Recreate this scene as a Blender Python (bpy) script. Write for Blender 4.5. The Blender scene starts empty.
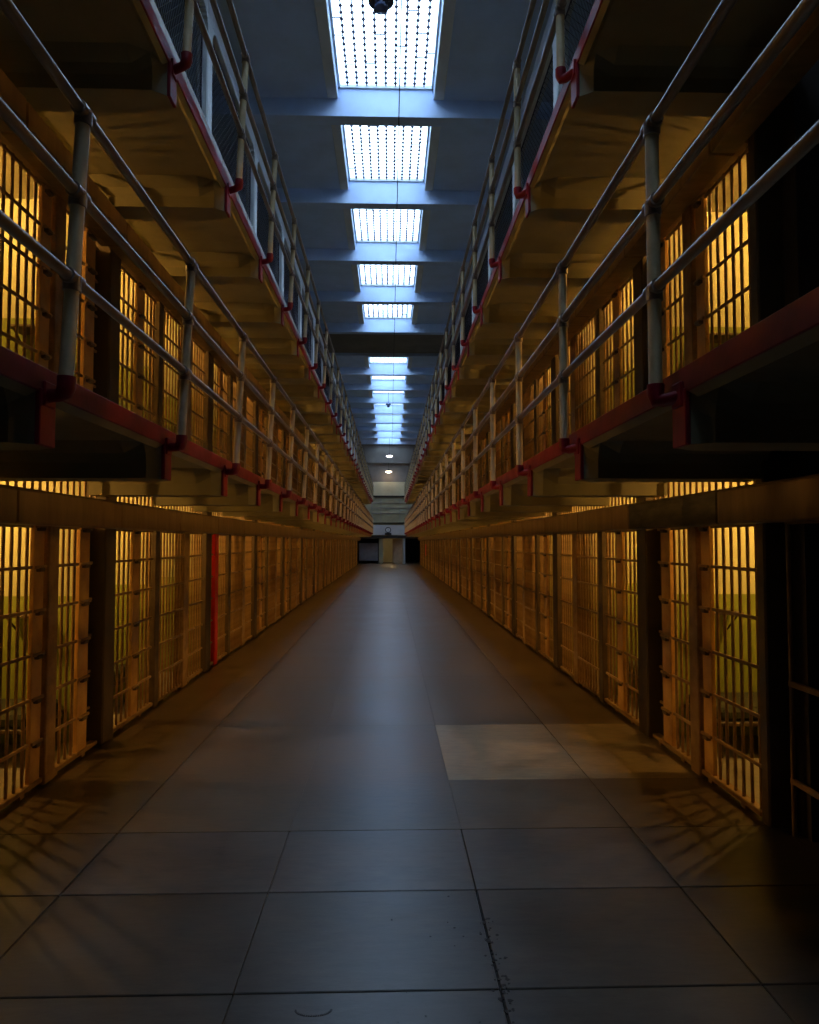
import bpy, math, random
from mathutils import Vector, Matrix
random.seed(7)
SC = bpy.context.scene
COL = SC.collection
PI = math.pi

# ------------------------------------------------------------------ camera, sky, exposure
EYE = 1.85
cam_d = bpy.data.cameras.new('camera')
cam = bpy.data.objects.new('camera', cam_d); COL.objects.link(cam); SC.camera = cam
cam.location = (0, 0, EYE)
cam.rotation_euler = (math.radians(90 + 2.455), 0, math.radians(-1.6))
cam_d.sensor_fit = 'VERTICAL'; cam_d.sensor_height = 24.0
cam_d.lens = 700 / 1024 * 24.0
cam_d.clip_start = 0.05; cam_d.clip_end = 300

w = bpy.data.worlds.new('sky'); SC.world = w; w.use_nodes = True
wb = w.node_tree.nodes['Background']
wb.inputs['Color'].default_value = (0.55, 0.75, 1.0, 1)
wb.inputs['Strength'].default_value = 7.8

SC.view_settings.view_transform = 'Standard'
SC.view_settings.look = 'None'
SC.view_settings.gamma = 1
SC.view_settings.use_curve_mapping = False
SC.view_settings.exposure = 0.0
CELL_W = 72.0                 # watts of the bulb in each lit cell
CELL_RGB = (1.0, 0.52, 0.115)

# ------------------------------------------------------------------ dimensions
LW = {-1: 2.66, 1: 2.48}      # plane of the cell fronts
ED = {-1: 1.50, 1: 1.27}      # edge of the galleries
PO = {-1: 1.38, 1: 1.19}      # foot of the railing posts
P0 = {-1: 6.62, 1: 6.70}      # first pillar
POST0 = {-1: 3.0, 1: 3.08}
BS = 1.65
BO = {-1: 0.07, 1: -0.08}     # brackets stand a little off the posts
PER = 3.55
NEARP = {-1: 4.36, 1: 4.56}    # post where the near cells begin
T = 2.60
NPER = 14
CELLD = 2.6
YEND = P0[1] + NPER * PER     # end of the cell blocks
YWALL = 59.6
BEAM0, BSP = 13.34, 3.515
BZ, CZ, GZ = 10.15, 10.50, 10.74
SIDE = {-1: 'left', 1: 'right'}
TN = ['ground tier', 'second tier', 'top tier']
ORD = ['first', 'second', 'third', 'fourth', 'fifth', 'sixth', 'seventh', 'eighth', 'ninth', 'tenth', 'eleventh',
       'twelfth', 'thirteenth', 'fourteenth', 'fifteenth']

# ------------------------------------------------------------------ materials
def mat(name, col, rough=0.6, metal=0.0, nscale=6.0, namt=0.25, bump=0.08, dirt=None, stretch=(1, 1, 1), spec=0.4):
    m = bpy.data.materials.new(name); m.use_nodes = True
    nt = m.node_tree; N = nt.nodes; L = nt.links
    b = N['Principled BSDF']
    b.inputs['Metallic'].default_value = metal
    b.inputs['Specular IOR Level'].default_value = spec
    tc = N.new('ShaderNodeTexCoord'); mp = N.new('ShaderNodeMapping')
    mp.inputs['Scale'].default_value = stretch
    L.new(tc.outputs['Object'], mp.inputs['Vector'])
    n = N.new('ShaderNodeTexNoise'); n.inputs['Scale'].default_value = nscale
    n.inputs['Detail'].default_value = 5; n.inputs['Roughness'].default_value = 0.6
    L.new(mp.outputs['Vector'], n.inputs['Vector'])
    r = N.new('ShaderNodeValToRGB')
    d = dirt if dirt else tuple(c * (1 - namt) for c in col)
    r.color_ramp.elements[0].position = 0.3; r.color_ramp.elements[0].color = (*d, 1)
    r.color_ramp.elements[1].position = 0.62; r.color_ramp.elements[1].color = (*col, 1)
    L.new(n.outputs['Fac'], r.inputs['Fac']); L.new(r.outputs['Color'], b.inputs['Base Color'])
    mr = N.new('ShaderNodeMapRange')
    mr.inputs['To Min'].default_value = min(1, rough + 0.12); mr.inputs['To Max'].default_value = max(0, rough - 0.08)
    L.new(n.outputs['Fac'], mr.inputs['Value']); L.new(mr.outputs['Result'], b.inputs['Roughness'])
    if bump:
        n2 = N.new('ShaderNodeTexNoise'); n2.inputs['Scale'].default_value = nscale * 9; n2.inputs['Detail'].default_value = 3
        L.new(mp.outputs['Vector'], n2.inputs['Vector'])
        bp = N.new('ShaderNodeBump'); bp.inputs['Strength'].default_value = bump; bp.inputs['Distance'].default_value = 0.01
        L.new(n2.outputs['Fac'], bp.inputs['Height']); L.new(bp.outputs['Normal'], b.inputs['Normal'])
    return m

def two_tone(name, top, low, split):
    m = mat(name, top, 0.55, nscale=2.0, namt=0.12)
    nt = m.node_tree; N = nt.nodes; L = nt.links
    b = N['Principled BSDF']; src = b.inputs['Base Color'].links[0].from_socket
    tc = N.new('ShaderNodeTexCoord'); sx = N.new('ShaderNodeSeparateXYZ'); L.new(tc.outputs['Object'], sx.inputs[0])
    g = N.new('ShaderNodeMath'); g.operation = 'LESS_THAN'; g.inputs[1].default_value = split
    L.new(sx.outputs['Z'], g.inputs[0])
    mx = N.new('ShaderNodeMix'); mx.data_type = 'RGBA'
    L.new(g.outputs[0], mx.inputs['Factor']); L.new(src, mx.inputs['A']); mx.inputs['B'].default_value = (*low, 1)
    L.new(mx.outputs['Result'], b.inputs['Base Color'])
    return m

def emit(name, col, s):
    m = bpy.data.materials.new(name); m.use_nodes = True
    b = m.node_tree.nodes['Principled BSDF']
    b.inputs['Base Color'].default_value = (*col, 1)
    b.inputs['Emission Color'].default_value = (*col, 1); b.inputs['Emission Strength'].default_value = s
    return m

def glass(name, tint, haze):
    m = bpy.data.materials.new(name); m.use_nodes = True
    nt = m.node_tree; N = nt.nodes; L = nt.links
    N.remove(N['Principled BSDF'])
    t = N.new('ShaderNodeBsdfTransparent'); t.inputs['Color'].default_value = (*tint, 1)
    g = N.new('ShaderNodeBsdfGlossy'); g.inputs['Roughness'].default_value = 0.15
    tl = N.new('ShaderNodeBsdfTranslucent'); tl.inputs['Color'].default_value = (*tint, 1)
    m1 = N.new('ShaderNodeMixShader'); m1.inputs[0].default_value = 0.05
    m2 = N.new('ShaderNodeMixShader')
    n = N.new('ShaderNodeTexNoise'); n.inputs['Scale'].default_value = 9
    mr = N.new('ShaderNodeMapRange'); mr.inputs['To Min'].default_value = haze * 0.5; mr.inputs['To Max'].default_value = haze * 1.5
    L.new(n.outputs['Fac'], mr.inputs['Value']); L.new(mr.outputs['Result'], m2.inputs[0])
    L.new(t.outputs[0], m1.inputs[1]); L.new(g.outputs[0], m1.inputs[2])
    L.new(m1.outputs[0], m2.inputs[1]); L.new(tl.outputs[0], m2.inputs[2])
    L.new(m2.outputs[0], N['Material Output'].inputs['Surface'])
    return m

M = {}
M['steel'] = mat('tan_painted_steel', (0.36, 0.215, 0.085), 0.42, nscale=7, namt=0.3, dirt=(0.20, 0.105, 0.035))
M['plate'] = mat('lit_orange_tan_plate', (0.66, 0.37, 0.11), 0.42, nscale=5, dirt=(0.45, 0.22, 0.06))  # lighter, more orange than the bars: light falling on the plates put into colour
M['post'] = mat('cream_post_paint', (0.62, 0.47, 0.27), 0.4, nscale=9, namt=0.2)
M['steel_dark'] = mat('dark_brown_steel', (0.13, 0.085, 0.045), 0.5, nscale=6, namt=0.4)
M['housing'] = mat('tan_housing_paint', (0.24, 0.145, 0.06), 0.45, nscale=3, stretch=(1, 3, 0.5), dirt=(0.16, 0.095, 0.035))
M['housing_grime'] = mat('grimy_black_housing', (0.10, 0.08, 0.045), 0.6, nscale=5, stretch=(1, 0.6, 3), dirt=(0.03, 0.025, 0.015))
M['red'] = mat('red_gloss_paint', (0.27, 0.004, 0.017), 0.45, nscale=5, namt=0.35, dirt=(0.16, 0.003, 0.011))
M['red_bright'] = mat('bright_red_paint', (0.75, 0.012, 0.008), 0.4, nscale=5, namt=0.2)
M['rail'] = mat('pale_pipe_paint', (0.24, 0.17, 0.13), 0.3, nscale=9, namt=0.25, spec=0.6)
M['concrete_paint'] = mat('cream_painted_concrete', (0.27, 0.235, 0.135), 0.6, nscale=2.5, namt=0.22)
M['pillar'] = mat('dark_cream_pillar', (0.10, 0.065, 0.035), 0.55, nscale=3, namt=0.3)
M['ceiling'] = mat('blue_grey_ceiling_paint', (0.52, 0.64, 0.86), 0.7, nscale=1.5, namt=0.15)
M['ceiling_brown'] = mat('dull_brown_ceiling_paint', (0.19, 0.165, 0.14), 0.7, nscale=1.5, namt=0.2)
M['white'] = mat('white_plaster', (0.62, 0.62, 0.60), 0.6, nscale=2, namt=0.12)
M['far_wall'] = mat('grey_green_plaster', (0.38, 0.35, 0.22), 0.7, nscale=1.5, namt=0.2)
M['far_cream'] = mat('yellow_cream_plaster', (0.55, 0.50, 0.33), 0.7, nscale=1.5, namt=0.15)
M['dark'] = mat('near_black_paint', (0.03, 0.025, 0.022), 0.7, nscale=4, namt=0.3)
M['recess'] = mat('painted_brown_shade', (0.05, 0.035, 0.025), 0.6, nscale=3, namt=0.3)  # dark colour stands in for the shade of unlit spaces
M['mesh'] = mat('dark_purple_wire', (0.045, 0.03, 0.05), 0.5, nscale=12, bump=0)
M['cell_wall'] = two_tone('cream_over_green_wall', (0.50, 0.49, 0.25), (0.22, 0.25, 0.035), 1.34)
M['cell_floor'] = mat('cell_floor_concrete', (0.30, 0.27, 0.2), 0.5, nscale=3)
M['blanket'] = mat('dark_green_blanket', (0.05, 0.055, 0.03), 0.9, nscale=20, namt=0.4, bump=0.3)
M['porcelain'] = mat('white_porcelain', (0.6, 0.58, 0.52), 0.25, nscale=3, namt=0.08, bump=0)
M['bulb'] = emit('warm_bulb_glass', (1.0, 0.66, 0.25), 12)
M['lamp_on'] = emit('cool_lamp_glass', (0.95, 0.88, 1.0), 12)
M['lamp_warm'] = emit('warm_lamp_glass', (1.0, 0.80, 0.58), 9)
M['lamp_off'] = mat('blue_lamp_glass', (0.12, 0.16, 0.30), 0.3, bump=0)
M['pane'] = glass('skylight_glass', (0.93, 0.97, 1.0), 0.3)
M['door_tan'] = mat('tan_door_paint', (0.55, 0.36, 0.20), 0.5, nscale=3)
M['grey_box'] = mat('grey_purple_panel', (0.30, 0.27, 0.27), 0.6, nscale=3)
M['clock_face'] = mat('white_clock_face', (0.75, 0.75, 0.72), 0.5, bump=0)

def slab_mat(name, base, tint=0.0):
    m = bpy.data.materials.new(name); m.use_nodes = True
    nt = m.node_tree; N = nt.nodes; L = nt.links; b = N['Principled BSDF']
    ge = N.new('ShaderNodeNewGeometry'); oi = N.new('ShaderNodeObjectInfo')
    n1 = N.new('ShaderNodeTexNoise'); n1.inputs['Scale'].default_value = 1.1; n1.inputs['Detail'].default_value = 6; n1.inputs['Roughness'].default_value = 0.62
    n2 = N.new('ShaderNodeTexNoise'); n2.inputs['Scale'].default_value = 9; n2.inputs['Detail'].default_value = 8; n2.inputs['Roughness'].default_value = 0.7
    mp = N.new('ShaderNodeMapping'); mp.inputs['Scale'].default_value = (0.7, 2.2, 1)
    L.new(ge.outputs['Position'], n1.inputs['Vector']); L.new(ge.outputs['Position'], mp.inputs['Vector']); L.new(mp.outputs[0], n2.inputs['Vector'])
    mx = N.new('ShaderNodeMath'); mx.operation = 'MULTIPLY_ADD'; mx.inputs[1].default_value = 0.5
    L.new(n2.outputs['Fac'], mx.inputs[0])
    hf = N.new('ShaderNodeMath'); hf.operation = 'MULTIPLY'; hf.inputs[1].default_value = 0.5; L.new(n1.outputs['Fac'], hf.inputs[0])
    L.new(hf.outputs[0], mx.inputs[2])
    r = N.new('ShaderNodeValToRGB')
    r.color_ramp.elements[0].position = 0.36; r.color_ramp.elements[0].color = tuple(c * 0.48 for c in base) + (1,)
    r.color_ramp.elements[1].position = 0.62; r.color_ramp.elements[1].color = tuple(c * 1.2 for c in base) + (1,)
    L.new(mx.outputs[0], r.inputs['Fac'])
    v = N.new('ShaderNodeMapRange'); v.inputs['To Min'].default_value = 0.92; v.inputs['To Max'].default_value = 1.07
    L.new(oi.outputs['Random'], v.inputs['Value'])
    vm = N.new('ShaderNodeVectorMath'); vm.operation = 'SCALE'
    L.new(r.outputs['Color'], vm.inputs[0]); L.new(v.outputs['Result'], vm.inputs['Scale'])
    L.new(vm.outputs[0], b.inputs['Base Color'])
    rr = N.new('ShaderNodeMapRange'); rr.inputs['To Min'].default_value = 0.16; rr.inputs['To Max'].default_value = 0.52
    L.new(mx.outputs[0], rr.inputs['Value']); L.new(rr.outputs['Result'], b.inputs['Roughness'])
    bp = N.new('ShaderNodeBump'); bp.inputs['Strength'].default_value = 0.12; bp.inputs['Distance'].default_value = 0.01
    L.new(n2.outputs['Fac'], bp.inputs['Height']); L.new(bp.outputs['Normal'], b.inputs['Normal'])
    return m
M['slab'] = slab_mat('worn_sealed_concrete', (0.105, 0.072, 0.040))
M['slab_pale'] = slab_mat('pale_patched_concrete', (0.27, 0.205, 0.12))
M['slab_cool'] = slab_mat('cool_grey_concrete', (0.084, 0.066, 0.049))
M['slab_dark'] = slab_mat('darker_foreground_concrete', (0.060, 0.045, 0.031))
M['joint'] = mat('dark_joint_filler', (0.035, 0.03, 0.028), 0.8, nscale=20)

# ------------------------------------------------------------------ mesh helpers
class MB:
    def __init__(s): s.v = []; s.f = []; s.sm = []
    def add(s, vs, fs, smooth=False):
        o = len(s.v); s.v += [tuple(a) for a in vs]
        s.f += [tuple(i + o for i in f) for f in fs]; s.sm += [smooth] * len(fs)
        return s
    def box(s, x0, x1, y0, y1, z0, z1):
        if x0 > x1: x0, x1 = x1, x0
        if y0 > y1: y0, y1 = y1, y0
        return s.add([(x0,y0,z0),(x1,y0,z0),(x1,y1,z0),(x0,y1,z0),(x0,y0,z1),(x1,y0,z1),(x1,y1,z1),(x0,y1,z1)],
              [(3,2,1,0),(4,5,6,7),(0,1,5,4),(1,2,6,5),(2,3,7,6),(3,0,4,7)])
    def bev(s, x0, x1, y0, y1, z0, z1, b=0.01):
        if x0 > x1: x0, x1 = x1, x0
        if y0 > y1: y0, y1 = y1, y0
        vs = []
        for z, i in ((z0, b), (z0 + b, 0), (z1 - b, 0), (z1, b)):
            c = b
            a0, a1, c0, c1 = x0 + i, x1 - i, y0 + i, y1 - i
            vs += [(a0+c,c0,z),(a1-c,c0,z),(a1,c0+c,z),(a1,c1-c,z),(a1-c,c1,z),(a0+c,c1,z),(a0,c1-c,z),(a0,c0+c,z)]
        fs = [tuple(range(7, -1, -1)), tuple(range(24, 32))]
        for k in range(3):
            for j in range(8): fs.append((k*8+j, k*8+(j+1) % 8, (k+1)*8+(j+1) % 8, (k+1)*8+j))
        return s.add(vs, fs)
    def tube(s, pts, r, n=8, caps=True):
        pts = [Vector(p) for p in pts]; rs = r if isinstance(r, (list, tuple)) else [r] * len(pts)
        vs = []; fs = []; ref = None
        for i, p in enumerate(pts):
            d = (pts[min(i+1, len(pts)-1)] - pts[max(i-1, 0)]).normalized()
            if ref is None or abs(d.dot(ref)) > 0.99: ref = Vector((1, 0, 0)) if abs(d.x) < 0.9 else Vector((0, 0, 1))
            u = d.cross(ref).normalized(); v = d.cross(u)
            for k in range(n):
                a = 2 * PI * k / n; vs.append(p + (u * math.cos(a) + v * math.sin(a)) * rs[i])
        for i in range(len(pts) - 1):
            for k in range(n):
                fs.append((i*n+k, i*n+(k+1) % n, (i+1)*n+(k+1) % n, (i+1)*n+k))
        s.add(vs, fs, True)
        if caps:
            s.add(vs[:n], [tuple(range(n-1, -1, -1))]); s.add(vs[-n:], [tuple(range(n))])
        return s
    def lathe(s, prof, c=(0, 0, 0), n=20):
        vs = []; fs = []
        for r, z in prof:
            for k in range(n):
                a = 2*PI*k/n; vs.append((c[0] + r*math.cos(a), c[1] + r*math.sin(a), c[2] + z))
        for i in range(len(prof)-1):
            for k in range(n): fs.append((i*n+k, i*n+(k+1) % n, (i+1)*n+(k+1) % n, (i+1)*n+k))
        return s.add(vs, fs, True)
    def sweep(s, sec, xs):       # sections in Y-Z at several x
        n = len(sec[0]); vs = []; fs = []
        for x, se in zip(xs, sec): vs += [(x, y, z) for y, z in se]
        for i in range(len(xs)-1):
            for k in range(n): fs.append((i*n+k, i*n+(k+1) % n, (i+1)*n+(k+1) % n, (i+1)*n+k))
        fs.append(tuple(range(n))); fs.append(tuple(range((len(xs)-1)*n, len(xs)*n))[::-1])
        return s.add(vs, fs)
    def mesh(s, name, m):
        me = bpy.data.meshes.new(name); me.from_pydata(s.v, [], s.f)
        me.polygons.foreach_set('use_smooth', s.sm); me.materials.append(m); me.update()
        import bmesh
        b = bmesh.new(); b.from_mesh(me); bmesh.ops.recalc_face_normals(b, faces=b.faces); b.to_mesh(me); b.free()
        return me
    def build(s, name, m, parent=None, loc=(0, 0, 0)):
        return link(name, s.mesh(name, m), parent, loc)

def link(name, me, parent=None, loc=(0, 0, 0)):
    o = bpy.data.objects.new(name, me); COL.objects.link(o); o.location = loc
    if parent: o.parent = parent
    return o
def tag(o, label=None, cat=None, group=None, kind=None):
    if label: o['label'] = label
    if cat: o['category'] = cat
    if group: o['group'] = group
    if kind: o['kind'] = kind
    return o
def empty(name, loc=(0, 0, 0)):
    o = bpy.data.objects.new(name, None); COL.objects.link(o); o.location = loc; o.empty_display_size = 0.1
    return o

# ================================================================== SETTING
# ---- floor: dark bed with single slabs on it
YB = -3.0
floor = MB().box(-6.3, 6.3, YB, 66.2, -0.30, -0.022).build('floor', M['joint']); tag(floor, kind='structure')
cols = [-6.2, -5.2, -3.6, -2.72, -1.73, -0.64, 0.46, 1.56, 2.54, 3.6, 5.0, 6.2]
rows = [-3.0, -1.2, -0.4, 0.43, 1.25, 2.12, 2.97, 3.80, 4.59, 7.16, 9.7]
while rows[-1] < 65: rows.append(rows[-1] + 2.52)
def slab(x0, x1, y0, y1, m, ang=0):
    g = 0.005 if y0 < 4.5 else 0.0006
    def gj(x):
        if abs(x+1.73) < .01 or abs(x-1.56) < .01: return 0.003
        if abs(x-0.46) < .01: return 0.005 if y0 < 3 else (0.0025 if y0 < 4.5 else 0.0005)
        return 0.0012 if y0 < 4.5 else 0.0004
    x0 += gj(x0); x1 -= gj(x1)
    cx, cy = (x0+x1)/2, (y0+y1)/2
    a, b = (x1-x0)/2, (y1-y0)/2 - g
    return MB().bev(-a, a, -b, b, -0.03, 0, min(g, 0.003)).build('slab', m, floor, (cx, cy, 0))
for i in range(len(rows)-1):
    y0, y1 = rows[i], rows[i+1]
    for j in range(len(cols)-1):
        x0, x1 = cols[j], cols[j+1]
        if (x0 < -2.8 or x1 > 2.6) and 4.4 < y0 < 56.2: continue
        if abs(y0-4.59) < 0.01 and j in (6, 7):
            slab(x0, x1, 4.59, 5.52, M['slab'])
            tag(slab(x0, x1, 5.52, 7.16, M['slab_pale']), 'paler patched concrete slab')
        elif abs(y0-3.80) < 0.01:
            slab(x0, x1, y0, y1, M['slab_cool'])
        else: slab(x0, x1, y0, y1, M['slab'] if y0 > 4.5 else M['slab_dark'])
# chips along a joint and a spalled curve
ch = MB()
def blob(x, y, r):
    n = 7; vs = [(x + r*math.cos(2*PI*k/n)*random.uniform(.5, 1.2), y + r*math.sin(2*PI*k/n)*random.uniform(.5, 1.3), 0.0012) for k in range(n)]
    vs += [(a, b, -0.004) for a, b, c in vs]
    ch.add(vs, [tuple(range(n))] + [(k, (k+1) % n, n+(k+1) % n, n+k) for k in range(n)])
for k in range(60):
    t = random.random() ** 1.0; blob(0.47 + random.gauss(0, 0.018), 2.72 + t * 0.8, random.uniform(0.003, 0.011) * (1.7 if k % 6 == 0 else 1))
for k in range(14): blob(random.uniform(-0.1, 0.45), random.uniform(2.6, 3.8), random.uniform(0.003, 0.007))
for k in range(24):
    a = PI + PI*k/23; blob(-0.30 + 0.07*math.cos(a), 2.86 + 0.035*math.sin(a), 0.005)
tag(ch.build('floor_chips', M['joint'], floor), kind='stuff')

# ---- cell blocks (walls left and right), galleries' slabs inside, partitions, pillars
for s in (-1, 1):
    L_ = LW[s]; y0b = NEARP[s]-0.06; ye = P0[s] + NPER * PER + 0.15
    m = MB()
    xb = L_ + CELLD
    m.box(s*xb, s*(xb+0.15), y0b, ye, 0, 10.45)                     # back wall up to the ceiling
    for k in (1, 2, 3): m.box(s*(L_+0.04), s*xb, y0b, ye, T*k-0.12, T*k)
    m.box(s*(L_+0.04), s*xb, ye-0.1, ye, 0, T*3)                   # end of block
    # near bays beside the photographer: set back walls, coloured dark to stand for the unlit recess
    wl = m.build('wall_' + SIDE[s], M['concrete_paint']); tag(wl, kind='structure')
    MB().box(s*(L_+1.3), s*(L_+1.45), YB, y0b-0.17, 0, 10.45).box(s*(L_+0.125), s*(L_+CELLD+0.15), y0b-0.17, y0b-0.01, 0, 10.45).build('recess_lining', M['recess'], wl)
    MB().box(s*(L_+0.04), s*(xb), y0b, ye, -0.02, 0.012).build('cell_floor', M['cell_floor'], wl)
    # partitions (one mesh shared)
    pm = MB().box(0, s*CELLD, -0.06, 0.06, 0, T-0.12).mesh('partition', M['cell_wall'])
    bm_ = MB().box(0, s*0.02, -PER/4+0.06, PER/4-0.06, 0, T-0.12).mesh('cell_back', M['cell_wall'])
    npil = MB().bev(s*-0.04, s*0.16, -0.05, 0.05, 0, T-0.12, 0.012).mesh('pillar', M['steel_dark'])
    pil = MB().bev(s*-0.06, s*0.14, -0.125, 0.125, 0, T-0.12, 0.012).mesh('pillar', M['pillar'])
    for k in range(3):
        z = T*k + (0.012 if k == 0 else 0)
        for y in [NEARP[s]] + [P0[s] + i*PER for i in range(NPER+1)]:
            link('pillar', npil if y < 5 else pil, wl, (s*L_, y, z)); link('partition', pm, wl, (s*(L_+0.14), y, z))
            if y > 5 and y < ye-1:
                link('partition', pm, wl, (s*(L_+0.14), y + PER*0.5, z))

# wall behind the photographer
tag(MB().box(-4.0, 3.9, YB-0.15, YB, -0.3, 10.9).build('wall_back', M['dark']), kind='structure')

# ---- ceiling with beams; skylights are windows with their panes
cm = MB()
CX0, CX1 = -5.6, 5.4
SX0, SX1 = -1.02, 0.84
ks = list(range(-5, 14))
sky_bays = []
for k in ks:
    yb = BEAM0 + BSP*k
    ya = yb - BSP + 0.30          # bay lies before beam k
    if k == ks[0]: ya = YB - 0.2
    if k != 5 and k > ks[0]:
        sky_bays.append((k, ya, yb))
        cm.box(CX0, SX0, ya, yb, CZ, CZ+0.55); cm.box(SX1, CX1, ya, yb, CZ, CZ+0.55)
    elif k == 5:
        pass
    else: cm.box(CX0, CX1, ya, yb, CZ, CZ+0.55)
ce = cm.build('ceiling', M['ceiling']); tag(ce, kind='structure')
for k in ks:
    yb = BEAM0 + BSP*k
    MB().box(CX0, CX1, yb, yb+0.30, BZ, CZ+0.55).build('beam', M['ceiling'], ce)
yb5 = BEAM0 + BSP*5
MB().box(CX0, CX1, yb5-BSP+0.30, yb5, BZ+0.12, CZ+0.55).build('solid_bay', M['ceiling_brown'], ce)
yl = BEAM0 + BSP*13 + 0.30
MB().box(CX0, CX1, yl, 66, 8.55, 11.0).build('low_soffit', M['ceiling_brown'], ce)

wi = 0
for k, ya, yb in sky_bays:
    wi += 1
    wn = MB()
    cx = (SX0+SX1)/2; W = SX1-SX0; n = 10
    # frame ring + curb strips hanging along both sides
    for x0, x1 in ((SX0, SX0+0.04), (SX1-0.04, SX1)): wn.box(x0, x1, ya, yb, GZ-0.04, GZ+0.04)
    wn.box(SX0, SX1, ya, ya+0.04, GZ-0.04, GZ+0.04); wn.box(SX0, SX1, yb-0.04, yb, GZ-0.04, GZ+0.04)
    win = wn.build('window_%d' % wi, M['white']); tag(win, kind='structure')
    for x0, x1 in ((SX0-0.20, SX0-0.001), (SX1+0.001, SX1+0.20)):
        MB().bev(x0, x1, ya+0.002, yb-0.10, CZ-0.07, CZ+0.02, 0.01).build('curb', M['white'], win)
    fine = yb < 32
    gb = MB(); yy0, yy1 = ya+0.04, yb-0.04
    gb.tube([(0, yy0, 0), (0, yy1, 0)], 0.012, 4)
    if fine:
        q = yy0 + 0.05
        while q < yy1: 
            gb.lathe([(0.002, 0.04), (0.034, 0.006), (0.034, -0.006), (0.002, -0.04)], (0, q, 0), 6); q += 0.15
    gm = gb.mesh('glazing_bar', M['mesh'])
    for i in range(1, n): link('glazing_bar', gm, win, (SX0 + W*i/n, 0, GZ))
    # panes: each strip lapped in a few lengths
    for i in range(n):
        cuts = [yy0] + sorted(random.uniform(yy0+0.3, yy1-0.3) for _ in range(2 if fine else 0)) + [yy1]
        for a, b in zip(cuts[:-1], cuts[1:]):
            MB().box(SX0+W*i/n+0.006, SX0+W*(i+1)/n-0.006, a+0.002, b-0.002, GZ+0.012, GZ+0.018).build('pane', M['pane'], win)
            if b < yy1 and fine: MB().box(SX0+W*i/n+0.006, SX0+W*(i+1)/n-0.006, b-0.006, b+0.006, GZ-0.004, GZ+0.010).build('lap_bar', M['mesh'], win)
    ld = bpy.data.lights.new('daylight_portal', 'AREA'); ld.shape = 'RECTANGLE'; ld.size = W; ld.size_y = yb-ya
    ld.cycles.is_portal = True
    lo = bpy.data.objects.new('daylight_portal', ld); COL.objects.link(lo); lo.location = (cx, (ya+yb)/2, GZ+0.10)

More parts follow.
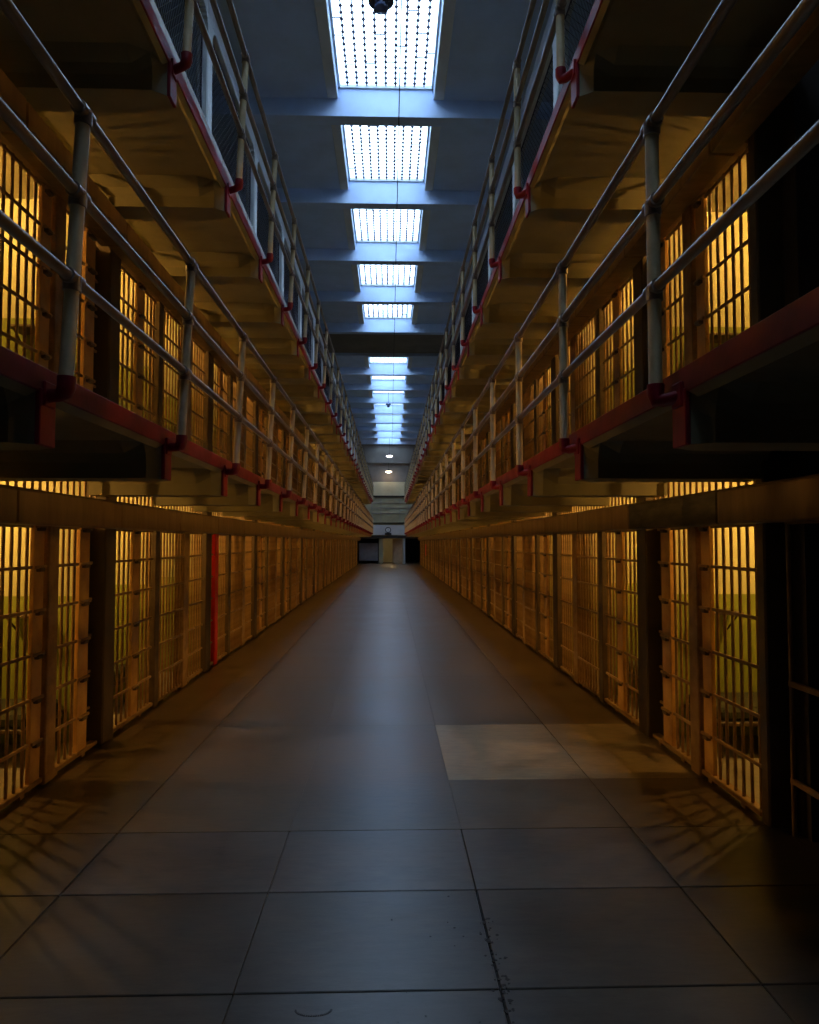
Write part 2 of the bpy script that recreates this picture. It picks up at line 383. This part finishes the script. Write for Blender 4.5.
# ================================================================== THINGS ON THE BLOCKS
# ---- cell fronts
R_BAR = 0.0125
bar_me = {}
def bar_mesh(h):
    if h not in bar_me: bar_me[h] = MB().tube([(0, 0, 0.045), (0, 0, h)], R_BAR, 8).mesh('bar', M['steel'])
    return bar_me[h]
CR = [0.35, 0.675, 1.0, 1.325, 1.65, 1.955]
HB = 1.985
TB0, TB1 = 2.17, 2.475
fr_cache = {}
def front(s, kind, segs, y, tier, near, label, group=None):
    root = empty('cell_grille', (s*LW[s], y, T*tier + (0.012 if tier == 0 else 0)))
    tag(root, label, 'cell bars', group)
    inx = -s           # towards the corridor
    total = sum(a[1] for a in segs)
    key = (s, kind, near)
    if key in fr_cache:
        for nm, me, loc, lab in fr_cache[key]:
            o = link(nm, me, root, loc)
            if lab: o['label'] = lab
            if nm == 'bars': o['kind'] = 'stuff'
        return root
    rec = []
    def put(nm, me, loc=(0, 0, 0), lab=None):
        rec.append((nm, me, loc, lab)); o = link(nm, me, root, loc)
        if lab: o['label'] = lab
        if nm == 'bars': o['kind'] = 'stuff'
    joined = MB(); yy = 0
    sill = MB().bev(inx*-0.035, inx*0.035, 0.01, total-0.01, 0.025, 0.062, 0.006)
    q = 0.25
    while q < total: sill.box(-0.03, 0.03, q-0.03, q+0.03, 0, 0.03); q += 0.5
    put('sill', sill.mesh('sill', M['steel']))
    spans = []
    for a in segs:
        t, w_ = a[0], a[1]
        if t in ('bars', 'door', 'gap'):
            n = a[2]; off = 0.0
            for i in range(n):
                yb_ = yy + w_*(i+0.5)/n
                lay = [inx*0.03, -inx*0.05] if t == 'door' else [inx*(-0.06 if t == 'gap' else 0)]
                for li, lx in enumerate(lay):
                    yq = yb_ + (0.03 if li else 0)
                    if near: put('bar', bar_mesh(HB), (lx, yq, 0))
                    else: joined.tube([(lx, yq, 0.045), (lx, yq, HB)], R_BAR, 5, False)
            if t == 'gap': put('gap_shade_backing', MB().bev(inx*-0.12, inx*-0.10, yy+0.005, yy+w_+0.06, 0.05, HB, 0.004).mesh('gap_shade_backing', M['steel_dark']))  # added dark backing, stands in for shade behind the gap bars
            spans.append((yy, yy+w_, inx*(0.03 if t == 'door' else (-0.06 if t == 'gap' else 0)), t))
        elif t == 'plate':
            put('lock_plate', MB().bev(inx*-0.012, inx*0.022, yy+0.012, yy+w_-0.01, 0.05, HB, 0.004).mesh('lock_plate', M['plate']))
            for z in CR:
                if near: put('lock_lug', MB().bev(inx*0.0, inx*0.055, yy+w_*0.25, yy+w_*0.7, z-0.035, z-0.005, 0.005).mesh('lock_lug', M['steel_dark']))
                else: joined.box(inx*0.0, inx*0.055, yy+w_*0.25, yy+w_*0.7, z-0.035, z-0.005)
            spans.append((yy, yy+w_, 0.024*inx, 'plate'))
        elif t == 'post':
            dk = len(a) > 2 and a[2]
            mt = M['steel_dark'] if dk == 'dark' else (M['red_bright'] if dk == 'red' else M['steel'])
            put('post', MB().bev(inx*-0.07, inx*0.05, yy+0.012, yy+w_-0.012, 0.0, HB, 0.008).mesh('post', mt), lab='bright red painted post' if dk == 'red' else None)
        yy += w_
    # merge adjacent spans of same offset into cross bars
    for z in CR:
        for (a, b, x, t) in spans:
            me = MB().bev(x-0.009+inx*0.012, x+0.009+inx*0.012, a+0.004, b-0.004, z-0.012, z+0.012, 0.003)
            if near: put('cross_bar', me.mesh('cross_bar', M['steel']))
            else: joined.box(x-0.009+inx*0.012, x+0.009+inx*0.012, a, b, z-0.012, z+0.012)
    n = max(2, round(total/0.115))
    tr = bar_me.setdefault('t', MB().tube([(0, 0, TB0), (0, 0, TB1)], R_BAR, 8).mesh('transom_bar', M['steel']))
    for i in range(n):
        yq = total*(i+0.5)/n
        if near: put('transom_bar', tr, (0, yq, 0))
        else: joined.tube([(0, yq, TB0), (0, yq, TB1)], R_BAR, 5, False)
    put('header', MB().bev(inx*-0.02, inx*0.052, 0.005, total-0.005, 1.988, 2.17, 0.004).mesh('header', M['steel']))
    if not near: put('bars', joined.mesh('bars', M['steel']))
    fr_cache[key] = rec
    return root

S0R = [('plate', 0.17), ('post', 0.19), ('bars', 0.41, 4), ('plate', 0.21), ('gap', 0.21, 2)]
S0S = {-1: [('bars', 0.85, 8)] + S0R, 1: [('bars', 0.70, 6)] + S0R[:-1] + [('gap', 0.24, 2)]}
S0 = [('bars', 0.56, 6), ('plate', 0.17), ('post', 0.19), ('bars', 0.41, 4), ('plate', 0.21), ('gap', 0.21, 2)]
K = (PER-0.32) / 3.05
S1 = [('bars', 0.47*K, 4), ('plate', 0.19*K), ('bars', 0.40*K, 4), ('post', 0.15*K, 'dark')]
S2 = [('door', 0.86*K, 8), ('post', 0.22*K), ('bars', 0.76*K, 7)]
S1r = [('bars', 0.22*K, 2), ('post', 0.20*K, 'red'), ('bars', 0.64*K, 6), ('post', 0.15*K, 'dark')]
LIGHTS = []
for s in (-1, 1):
    sd = SIDE[s]
    for tier in (0, 1, 2):
        tn = TN[tier]
        y = P0[s]-0.16-sum(a[1] for a in S0S[s])
        front(s, 'S0', S0S[s], y, tier, tier < 2, f'tan barred cell grille at the near end of the {sd} block, {tn}')
        for i in range(NPER):
            y = P0[s] + PER*i + 0.16
            near = tier < 2 and i < 4
            wa = f'barred cell grille with lock plate past the {ORD[i]} {sd} pillar, {tn}'
            wb_ = f'double barred cell door and post before the {ORD[i+1]} {sd} pillar, {tn}'
            ga = f'plated cell grilles, {sd} {tn}'; gb_ = f'double barred doors, {sd} {tn}'
            red = (s == -1 and tier == 0 and i == 1)
            if red: wa = 'tan cell grille with a bright red post, left block at floor level'
            front(s, 'S1r' if red else 'S1', S1r if red else S1, y, tier, near, wa, ga)
            front(s, 'S2', S2, y + sum(a[1] for a in S1), tier, near, wb_, gb_)
        # cells: centres
        if tier < 2:
            LIGHTS.append((s, 5.70, tier, 'nearest'))
            for i in range(NPER):
                LIGHTS.append((s, P0[s]+PER*(i+0.25), tier, f'past the {ORD[i]} pillar')); LIGHTS.append((s, P0[s]+PER*(i+0.75), tier, f'before the {ORD[i+1]} pillar'))

# ---- lamp in each cell of the two lower tiers
base_me = MB().lathe([(0.0, 0), (0.07, 0), (0.07, -0.03), (0.045, -0.05), (0, -0.05)], n=12).mesh('lamp_base', M['steel_dark'])
globe_me = MB().lathe([(0.0, -0.05), (0.035, -0.05), (0.05, -0.08), (0.045, -0.12), (0.02, -0.145), (0.0, -0.148)], n=12).mesh('bulb', M['bulb'])
pl = bpy.data.lights.new('cell_bulb', 'POINT'); pl.energy = CELL_W; pl.color = CELL_RGB; pl.shadow_soft_size = 0.022
for s, y, tier, wh in LIGHTS:
    zt = T*(tier+1) - 0.12
    r = empty('cell_lamp', (s*(LW[s]+1.15), y, zt))
    far = y > 20
    tag(r, f'ceiling bulb in the cell {wh}, {SIDE[s]} block {TN[tier]}', 'lamp', f'cell ceiling bulbs, {SIDE[s]} {TN[tier]}')
    link('lamp_base', base_me, r); link('bulb', globe_me, r)
    lo = bpy.data.objects.new('bulb_light', pl); COL.objects.link(lo); lo.parent = r; lo.location = (0, 0, -0.21)

# ---- furniture in the nearest cells
def cot(s, y, tier, lab):
    z0 = T*tier + (0.012 if tier == 0 else 0)
    r = empty('cot', (s*(LW[s]+1.25), y, z0)); tag(r, lab, 'bed')
    MB().bev(-0.95, 0.95, -0.35, 0.35, 0.27, 0.31, 0.008).build('frame', M['steel_dark'], r)
    MB().bev(-0.93, 0.93, -0.34, 0.34, 0.312, 0.42, 0.03).build('mattress', M['blanket'], r)
    MB().bev(s*0.55, s*0.88, -0.26, 0.26, 0.422, 0.50, 0.03).build('pillow', M['porcelain'], r)
    for a in (-0.9, 0.9):
        for b in (-0.3, 0.3): MB().tube([(a, b, 0), (a, b, 0.27)], 0.016, 8).build('leg', M['steel_dark'], r)
def shelf(s, y, tier, lab):
    r = empty('wall_shelf', (s*(LW[s]+0.62), y, T*tier+1.18)); tag(r, lab, 'shelf')
    MB().bev(-0.16, 0.16, -0.26, 0, 0, 0.025, 0.004).build('board', M['steel_dark'], r)
    for a in (-0.12, 0.12): MB().tube([(a, -0.005, -0.16), (a, -0.22, 0)], 0.009, 6).build('strut', M['steel_dark'], r)
def basin(s, y, tier, lab):
    r = empty('wash_basin', (s*(LW[s]+CELLD-0.02), y, T*tier+0.72)); tag(r, lab, 'sink')
    MB().bev(s*-0.36, 0, -0.22, 0.22, 0, 0.14, 0.04).build('bowl', M['porcelain'], r)
    MB().tube([(s*-0.05, 0, 0.14), (s*-0.05, 0, 0.24), (s*-0.14, 0, 0.24), (s*-0.14, 0, 0.20)], 0.011, 8).build('tap', M['rail'], r)
for s in (-1, 1):
    for tier in (0, 1):
        w_ = f'{SIDE[s]} block, {TN[tier]}'
        e = P0[s]
        cot(s, e-0.42, tier, f'low cot with dark blanket in the nearest cell, {w_}')
        shelf(s, e-0.06, tier, f'small dark shelf on the wall of the nearest cell, {w_}')
        basin(s, e-1.2, tier, f'white wash basin in the nearest cell, {w_}')
        cot(s, e+PER/2-0.42, tier, f'low cot with dark blanket just past the first pillar, {w_}')
        basin(s, e+0.6, tier, f'white wash basin in the cell past the first pillar, {w_}')

# ---- door gear housings: long boxes of cover panels over the cell fronts
for s in (-1, 1):
    for tier in (0, 1, 2):
        z = T*tier
        r = empty('door_gear_housing', (s*(LW[s]), 0, z+1.97))
        tag(r, f'long tan box beam of cover panels over the {SIDE[s]} cells, {TN[tier]}', 'beam')
        inx = -s
        pm = MB().bev(inx*0.056, inx*0.24, 0.006, PER/2-0.006, 0.0, 0.228, 0.010).mesh('cover_panel', M['housing'])
        pg = pm.copy(); pg.materials[0] = M['housing_grime']
        y = (P0[s] - 2.0) if s == -1 else P0[s]-1.96
        st = y
        while y > 0.5: y -= PER/2
        while y < P0[s] + NPER*PER - 0.2:
            g = s == 1 and tier == 0 and abs(y - st) < 0.01
            o = link('cover_panel', pg if g else pm, r, (0, y, 0))
            if g: o['label'] = 'blackened grimy cover panel'
            y += PER/2
        yy = y
        MB().tube([(inx*0.15, 0.8, 0.241), (inx*0.15, yy, 0.241)], 0.012, 6).build('pull_rod', M['steel_dark'], r)

# ---- galleries: deck, red edge band, brackets
def bracket_mesh(s):
    L_ = LW[s]; e = ED[s]
    def sec(w_, fl, top):
        z0, z1 = -0.335, -0.105
        return [(-w_, z0), (w_, z0), (w_, z0+0.10), (w_+fl*0.25, z0+0.16), (w_+fl, z1), (-w_-fl, z1), (-w_-fl*0.25, z0+0.16), (-w_, z0+0.10)]
    xs = [s*(e+0.012), s*(e+0.09), s*(e+0.22), s*(L_-0.0)]
    return MB().sweep([sec(0.066, 0.01, 0), sec(0.125, 0.05, 0), sec(0.13, 0.12, 0), sec(0.13, 0.12, 0)], xs).mesh('bracket', M['concrete_paint'])
for s in (-1, 1):
    bmsh = bracket_mesh(s); e = ED[s]; L_ = LW[s]
    cap = MB().bev(s*(e-0.012), s*(e+0.012), -0.07, 0.07, -0.335, -0.09, 0.004).mesh('end_plate', M['red'])
    for k in (1, 2):
        z = T*k
        r = empty('gallery_walkway', (0, 0, z)); pos = 'lower' if k == 1 else 'upper'
        tag(r, f'{pos} concrete walkway with red edge band along the {SIDE[s]} cells', 'walkway')
        y1 = YEND if s == 1 else P0[-1]+NPER*PER
        MB().bev(s*(e+0.02), s*(L_+0.03), YB+0.05, y1, -0.105, 0.0, 0.012).build('deck', M['concrete_paint'], r)
        MB().bev(s*(e-0.006), s*(e+0.0195), YB+0.05, y1, -0.105, 0.006, 0.004).build('edge_band', M['red'], r)
        MB().add([(s*(e+0.004), yy_, -0.104) for yy_ in (YB+0.05, y1)] + [(s*(e+0.035), yy_, -0.136) for yy_ in (YB+0.05, y1)] + [(s*(e+0.07), yy_, -0.104) for yy_ in (YB+0.05, y1)], [(0, 1, 3, 2), (2, 3, 5, 4), (0, 4, 5, 1), (0, 2, 4), (1, 5, 3)]).build('edge_strip', M['concrete_paint'], r)
        y = POST0[s] - BS*3
        while y < y1:
            b = link('bracket', bmsh, r, (0, y + BO[s], 0)); link('end_plate', cap, b)
            y += BS
# ---- railings
for s in (-1, 1):
    p = PO[s]; e = ED[s]; lean = 0.05 if s == -1 else 0.0
    inx = -s
    def X(z): return s*(p - lean*z/1.13)
    RH = [0.38, 0.75, 1.11] if s == -1 else [0.39, 0.78, 1.15]
    pm = MB().tube([(X(-0.07), 0, -0.07), (X(RH[2]), 0, RH[2])], 0.030, 12).mesh('post', M['post'])
    em = MB().tube([(s*(e-0.0), BO[s], -0.115), (s*(p+0.03), BO[s]*0.2, -0.12), (s*(p+0.008), 0, -0.112), (s*p, 0, -0.09), (s*p, 0, -0.045)], [0.030, 0.030, 0.037, 0.038, 0.038], 12).mesh('elbow', M['red'])
    fl = MB().bev(s*(e-0.022), s*(e-0.005), -0.05+BO[s], 0.05+BO[s], -0.165, -0.055, 0.005).mesh('flange', M['red'])
    fmes = []
    for h in RH:
        fm = MB().tube([(X(h), -0.055, h), (X(h), 0.055, h)], 0.034, 12); fm.tube([(X(h-0.055), 0, h-0.055), (X(h+0.01), 0, h+0.01)], 0.037, 12)
        fmes.append(fm.mesh('fitting', M['rail']))
    for k in (1, 2):
        z = T*k; y1 = YEND if s == 1 else P0[-1]+NPER*PER
        r = empty('railing', (0, 0, z)); pos = 'lower' if k == 1 else 'upper'
        tag(r, f'pale three-bar pipe railing along the {pos} walkway on the {SIDE[s]}', 'railing')
        y = POST0[s] - BS*3
        while y < y1:
            o = link('post', pm, r, (0, y, 0)); [link('fitting', f_, o) for f_ in fmes]; el = link('elbow', em, r, (0, y, 0)); link('flange', fl, el)
            y += BS
        for h in RH: MB().tube([(X(h), YB+0.1, h), (X(h), y1, h)], 0.024, 12).build('rail', M['rail'], r)

# ---- wire screens and pale columns above the cell blocks
for s in (-1, 1):
    zt = T*3; H = BZ - zt
    r = empty('wire_screen', (s*(LW[s]+0.10), 0, zt)); tag(r, f'dark wire screen between pale columns on top of the {SIDE[s]} block', 'screen')
    cme = MB()
    cme.bev(-0.09, 0.09, -0.13, 0.13, 0, H, 0.02)
    # rounded haunch up to the ceiling
    for q in range(6):
        a0 = PI/2*q/6; d = 0.30*(1-math.cos(a0)); zz = H-0.30+0.30*math.sin(a0)
        cme.box(-0.085, 0.085, -0.13-d, 0.13+d, zz-0.55, H-0.55)
    cme = cme.mesh('column', M['white'])
    wm = MB(); Wd = PER - 0.27; H2 = H - 0.55
    q = -Wd; g = 0.09
    while q < H2:
        for sgn in (1, -1):
            # diagonal wires clipped to the panel
            pts = []
            for (yy, zz) in ((0, q), (Wd, q + Wd)):
                pts.append((yy, zz))
            (ya, za), (yb, zb) = pts
            if zb <= 0 or za >= H2: continue
            if za < 0: ya -= za; za = 0
            if zb > H2: yb -= zb - H2; zb = H2
            if sgn < 0: ya, yb = Wd-ya, Wd-yb
            wm.tube([(0.004*sgn, ya, za), (0.004*sgn, yb, zb)], 0.0045, 3, False)
        q += g*1.414
    for (a, b) in (((0, 0.01), (Wd, 0.01)), ((0, H2-0.02), (Wd, H2-0.02)), ((0.01, 0), (0.01, H2)), ((Wd-0.01, 0), (Wd-0.01, H2))):
        wm.tube([(0, *a), (0, *b)], 0.012, 6)
    wme = wm.mesh('mesh_panel', M['mesh'])
    y = P0[s] - PER*1.0
    hme = MB().bev(-0.085, 0.085, 0.131, PER-0.131, H2, H, 0.015).mesh('header', M['white'])
    while y < P0[s] + NPER*PER:
        link('column', cme, r, (0, y, 0)); link('mesh_panel', wme, r, (0, y+0.135, 0)); link('header', hme, r, (0, y, 0)); y += PER

# ---- gate in the dark recess on the right, near
r = empty('recess_gate', (LW[1]+0.07, 3.0, 0)); tag(r, 'thin barred gate standing in the dark recess at the near right', 'gate')
for y in (0.12, 0.77, 1.42): MB().tube([(0, y, 0.0), (0, y, 2.0)], 0.015, 8).build('upright', M['steel'], r)
for z in (0.34, 0.95, 1.98): MB().bev(-0.012, 0.012, 0.1, 1.44, z-0.018, z+0.018, 0.004).build('cross_bar', M['steel'], r)

# ================================================================== FAR END
cz = EYE
def fz(py): return EYE + (542-py)/700*YWALL
def fx(px): return (px-390)/700*YWALL
fw = MB()
zt = 2.15
x_open = [(fx(350), fx(379)), (fx(383), fx(403)), (fx(405.5), fx(428))]
xs = [-6.0] + [a for o in x_open for a in o] + [6.0]
for i in range(0, len(xs), 2): fw.box(xs[i], xs[i+1], YWALL, YWALL+0.3, 0, zt)
fw.box(-6, 6, YWALL, YWALL+0.3, zt, 9.0)
far = fw.build('wall_far', M['far_wall']); tag(far, kind='structure')
MB().bev(-6, 6, YWALL-0.05, YWALL-0.001, fz(496), fz(482), 0.01).build('cream_band', M['far_cream'], far)
MB().bev(-6, 6, YWALL-0.07, YWALL-0.001, fz(535), fz(525), 0.01).build('white_band', M['white'], far)
MB().bev(-6, 6, YWALL-0.16, YWALL-0.001, fz(538.3), fz(535.6), 0.01).build('lintel', M['dark'], far)
MB().bev(-6, 6, YWALL-0.12, YWALL-0.001, fz(497), fz(495.6), 0.01).build('ledge', M['dark'], far)
MB().bev(-6, 6, YWALL-0.10, YWALL-0.001, fz(523.6), fz(522.6), 0.01).build('ledge', M['dark'], far)
for px in (372, 381, 400, 409): MB().bev(fx(px)-0.02, fx(px)+0.02, YWALL-0.05, YWALL-0.001, fz(522), fz(498), 0.005).build('mullion', M['grey_box'], far)
for py in (503, 508, 513.5): MB().bev(fx(371), fx(410), YWALL-0.04, YWALL-0.001, fz(py)-0.02, fz(py)+0.02, 0.005).build('panel_rail', M['grey_box'], far)
MB().bev(-6, 6, YWALL-0.03, YWALL-0.001, fz(481.8), 9.0, 0.01).build('upper_panel', M['ceiling_brown'], far)
MB().bev(fx(403.4), fx(405.2), YWALL-0.06, YWALL-0.001, 0, 2.2, 0.01).build('jamb', M['white'], far)
MB().box(fx(381)-0.15, fx(381)-0.02, YWALL+0.3, 65.6, 0, 3.0).box(fx(404), fx(404)+0.15, YWALL+0.3, 65.6, 0, 3.0).build('light_baffle', M['recess'], far)  # added dark walls that hold the room light to the middle doorway
MB().box(-6, fx(381)-0.16, 65.0, 65.1, 0, 3.0).box(fx(404)+0.16, 6, 65.0, 65.1, 0, 3.0).build('shade_back', M['recess'], far)  # added dark sheets, painted shade for the two side openings
# room beyond
tag(MB().box(-6, 6, 65.6, 65.8, -0.3, 3.2).box(-6, 6, YWALL+0.3, 65.6, 3.0, 3.2).box(-6.1, -6, YWALL, 65.8, 0, 3.2).box(6, 6.1, YWALL, 65.8, 0, 3.2).build('wall_beyond', M['far_cream']), kind='structure')
# end walls beside the blocks
tag(MB().box(-6.1, -5.4, 56, YWALL+0.3, -0.02, 11).box(5.2, 6.1, 56, YWALL+0.3, -0.02, 11).build('wall_corner', M['far_wall']), kind='structure')
# door leaf ajar
r = empty('door_leaf', (fx(402.5), YWALL+0.32, 0)); tag(r, 'tan panelled door standing ajar in the far doorway', 'door')
dl = MB().bev(-0.86, 0, 0, 0.045, 0.01, 2.1, 0.006).build('leaf', M['door_tan'], r)
for z0, z1 in ((0.2, 0.95), (1.1, 1.95)): MB().bev(-0.72, -0.14, -0.012, 0.0, z0, z1, 0.005).build('panel', M['door_tan'], r)
MB().tube([(-0.78, 0, 1.02), (-0.78, -0.06, 1.02), (-0.68, -0.06, 1.02)], 0.011, 8).build('handle', M['steel_dark'], r)
r.rotation_euler = (0, 0, math.radians(-12))
# pale cabinet / booth in left opening
r = empty('low_partition', (fx(368.5), YWALL+0.5, 0)); tag(r, 'pale grey booth panel in the dark opening at far left', 'partition')
MB().bev(-0.8, 0.8, 0, 0.06, 0.25, 1.75, 0.01).build('panel', M['grey_box'], r)
MB().bev(-0.82, 0.82, -0.01, 0.07, 1.75, 1.81, 0.005).build('top_rail', M['dark'], r)
for a in (-0.75, 0.75): MB().bev(a-0.03, a+0.03, 0, 0.06, 0, 0.25, 0.005).build('foot', M['dark'], r)
# clock
r = empty('wall_clock', (fx(388.2), YWALL-0.08, fz(530))); tag(r, 'round white clock with dark rim on the far wall', 'clock')
def disc(r0, y0, y1, n=28):
    m = MB(); vs = [(r0*math.cos(2*PI*k/n), y, r0*math.sin(2*PI*k/n)) for y in (y0, y1) for k in range(n)]
    return m.add(vs, [tuple(range(n)), tuple(range(2*n-1, n-1, -1))] + [(k, (k+1) % n, n+(k+1) % n, n+k) for k in range(n)])
disc(0.25, -0.10, 0.0).build('rim', M['dark'], r)
disc(0.185, -0.112, -0.101).build('face', M['clock_face'], r)
MB().bev(-0.008, 0.008, -0.12, -0.113, -0.02, 0.15, 0.002).build('minute_hand', M['dark'], r)
MB().bev(-0.02, 0.09, -0.12, -0.113, -0.01, 0.01, 0.002).build('hour_hand', M['dark'], r)
MB().bev(-0.27, 0.27, -0.12, 0.0, -0.42, -0.25, 0.02).build('base', M['dark'], r)
# red notice far on right
r = MB().bev(-0.02, 0.0, 0, 0.9, 0, 0.75, 0.004).build('notice_board', M['red_bright'], None, (LW[1]-0.10, 46.0, 0.95)); tag(r, 'small orange-red notice hung on far right cell bars', 'sign')

# pendant lamps
def pendant(x, y, z, top, lit, lab, rad=0.2):
    r = empty('pendant_lamp', (x, y, z)); tag(r, lab, 'lamp')
    MB().tube([(0, 0, 0.16), (0, 0, top-z)], 0.012, 8).build('rod', M['dark'], r)
    MB().lathe([(0.0, 0.20), (0.05, 0.19), (0.07, 0.12), (rad*0.8, 0.06), (rad, 0.0), (rad*0.97, 0.0), (rad*0.75, 0.045), (0.0, 0.06)], n=24).build('shade', M['dark'] if lit else M['lamp_off'], r)
    MB().lathe([(0.0, 0.055), (rad*0.5, 0.04), (rad*(0.95 if lit else 0.45), -0.03), (rad*0.55, -0.12), (0.0, -0.15)], n=20).build('bulb', M[lit] if lit else M['lamp_off'], r)
    if lit:
        ld = bpy.data.lights.new('lamp_light', 'POINT'); ld.energy = 8; ld.color = (1, .85, .7); ld.shadow_soft_size = 0.15
        lo = bpy.data.objects.new('lamp_light', ld); COL.objects.link(lo); lo.parent = r; lo.location = (0, 0, -0.35)
zl = 9.75
pendant(-0.14, 9.92, zl, GZ, None, 'dark round unlit lamp hanging below the nearest skylight', 0.19)
pendant(-0.10, 40.1, 9.75, BZ+0.5, None, 'tiny unlit lamp hanging below the far row of skylights', 0.16)
pendant(-0.05, 56.5, fz(457)-0.25, 10.5, 'lamp_on', 'cool white lamp glowing near the far end, upper of two', 0.26)
pendant(-0.12, 58.9, fz(472), 8.55, 'lamp_warm', 'warm white lamp glowing near the far end, lower of two', 0.30)
# ceiling cable
r = MB().tube([(0.165, YB+0.1, BZ-0.03), (0.165, BEAM0+BSP*13, BZ-0.03)], 0.011, 6).build('ceiling_cable', M['dark']); tag(r, 'thin dark cable running lengthwise under the ceiling beams', 'cable')

# lamp in the room beyond
r = empty('ceiling_light', (0.2, 62.6, 3.0)); tag(r, 'warm ceiling light in the room past the far doorway', 'lamp')
MB().lathe([(0.0, 0), (0.16, 0), (0.18, -0.03), (0.12, -0.09), (0.0, -0.11)], n=20).build('bowl', M['lamp_warm'], r)
ld = bpy.data.lights.new('room_light', 'POINT'); ld.energy = 30; ld.color = (1, .72, .35); ld.shadow_soft_size = 0.1
lo = bpy.data.objects.new('room_light', ld); COL.objects.link(lo); lo.parent = r; lo.location = (0, 0, -0.2)
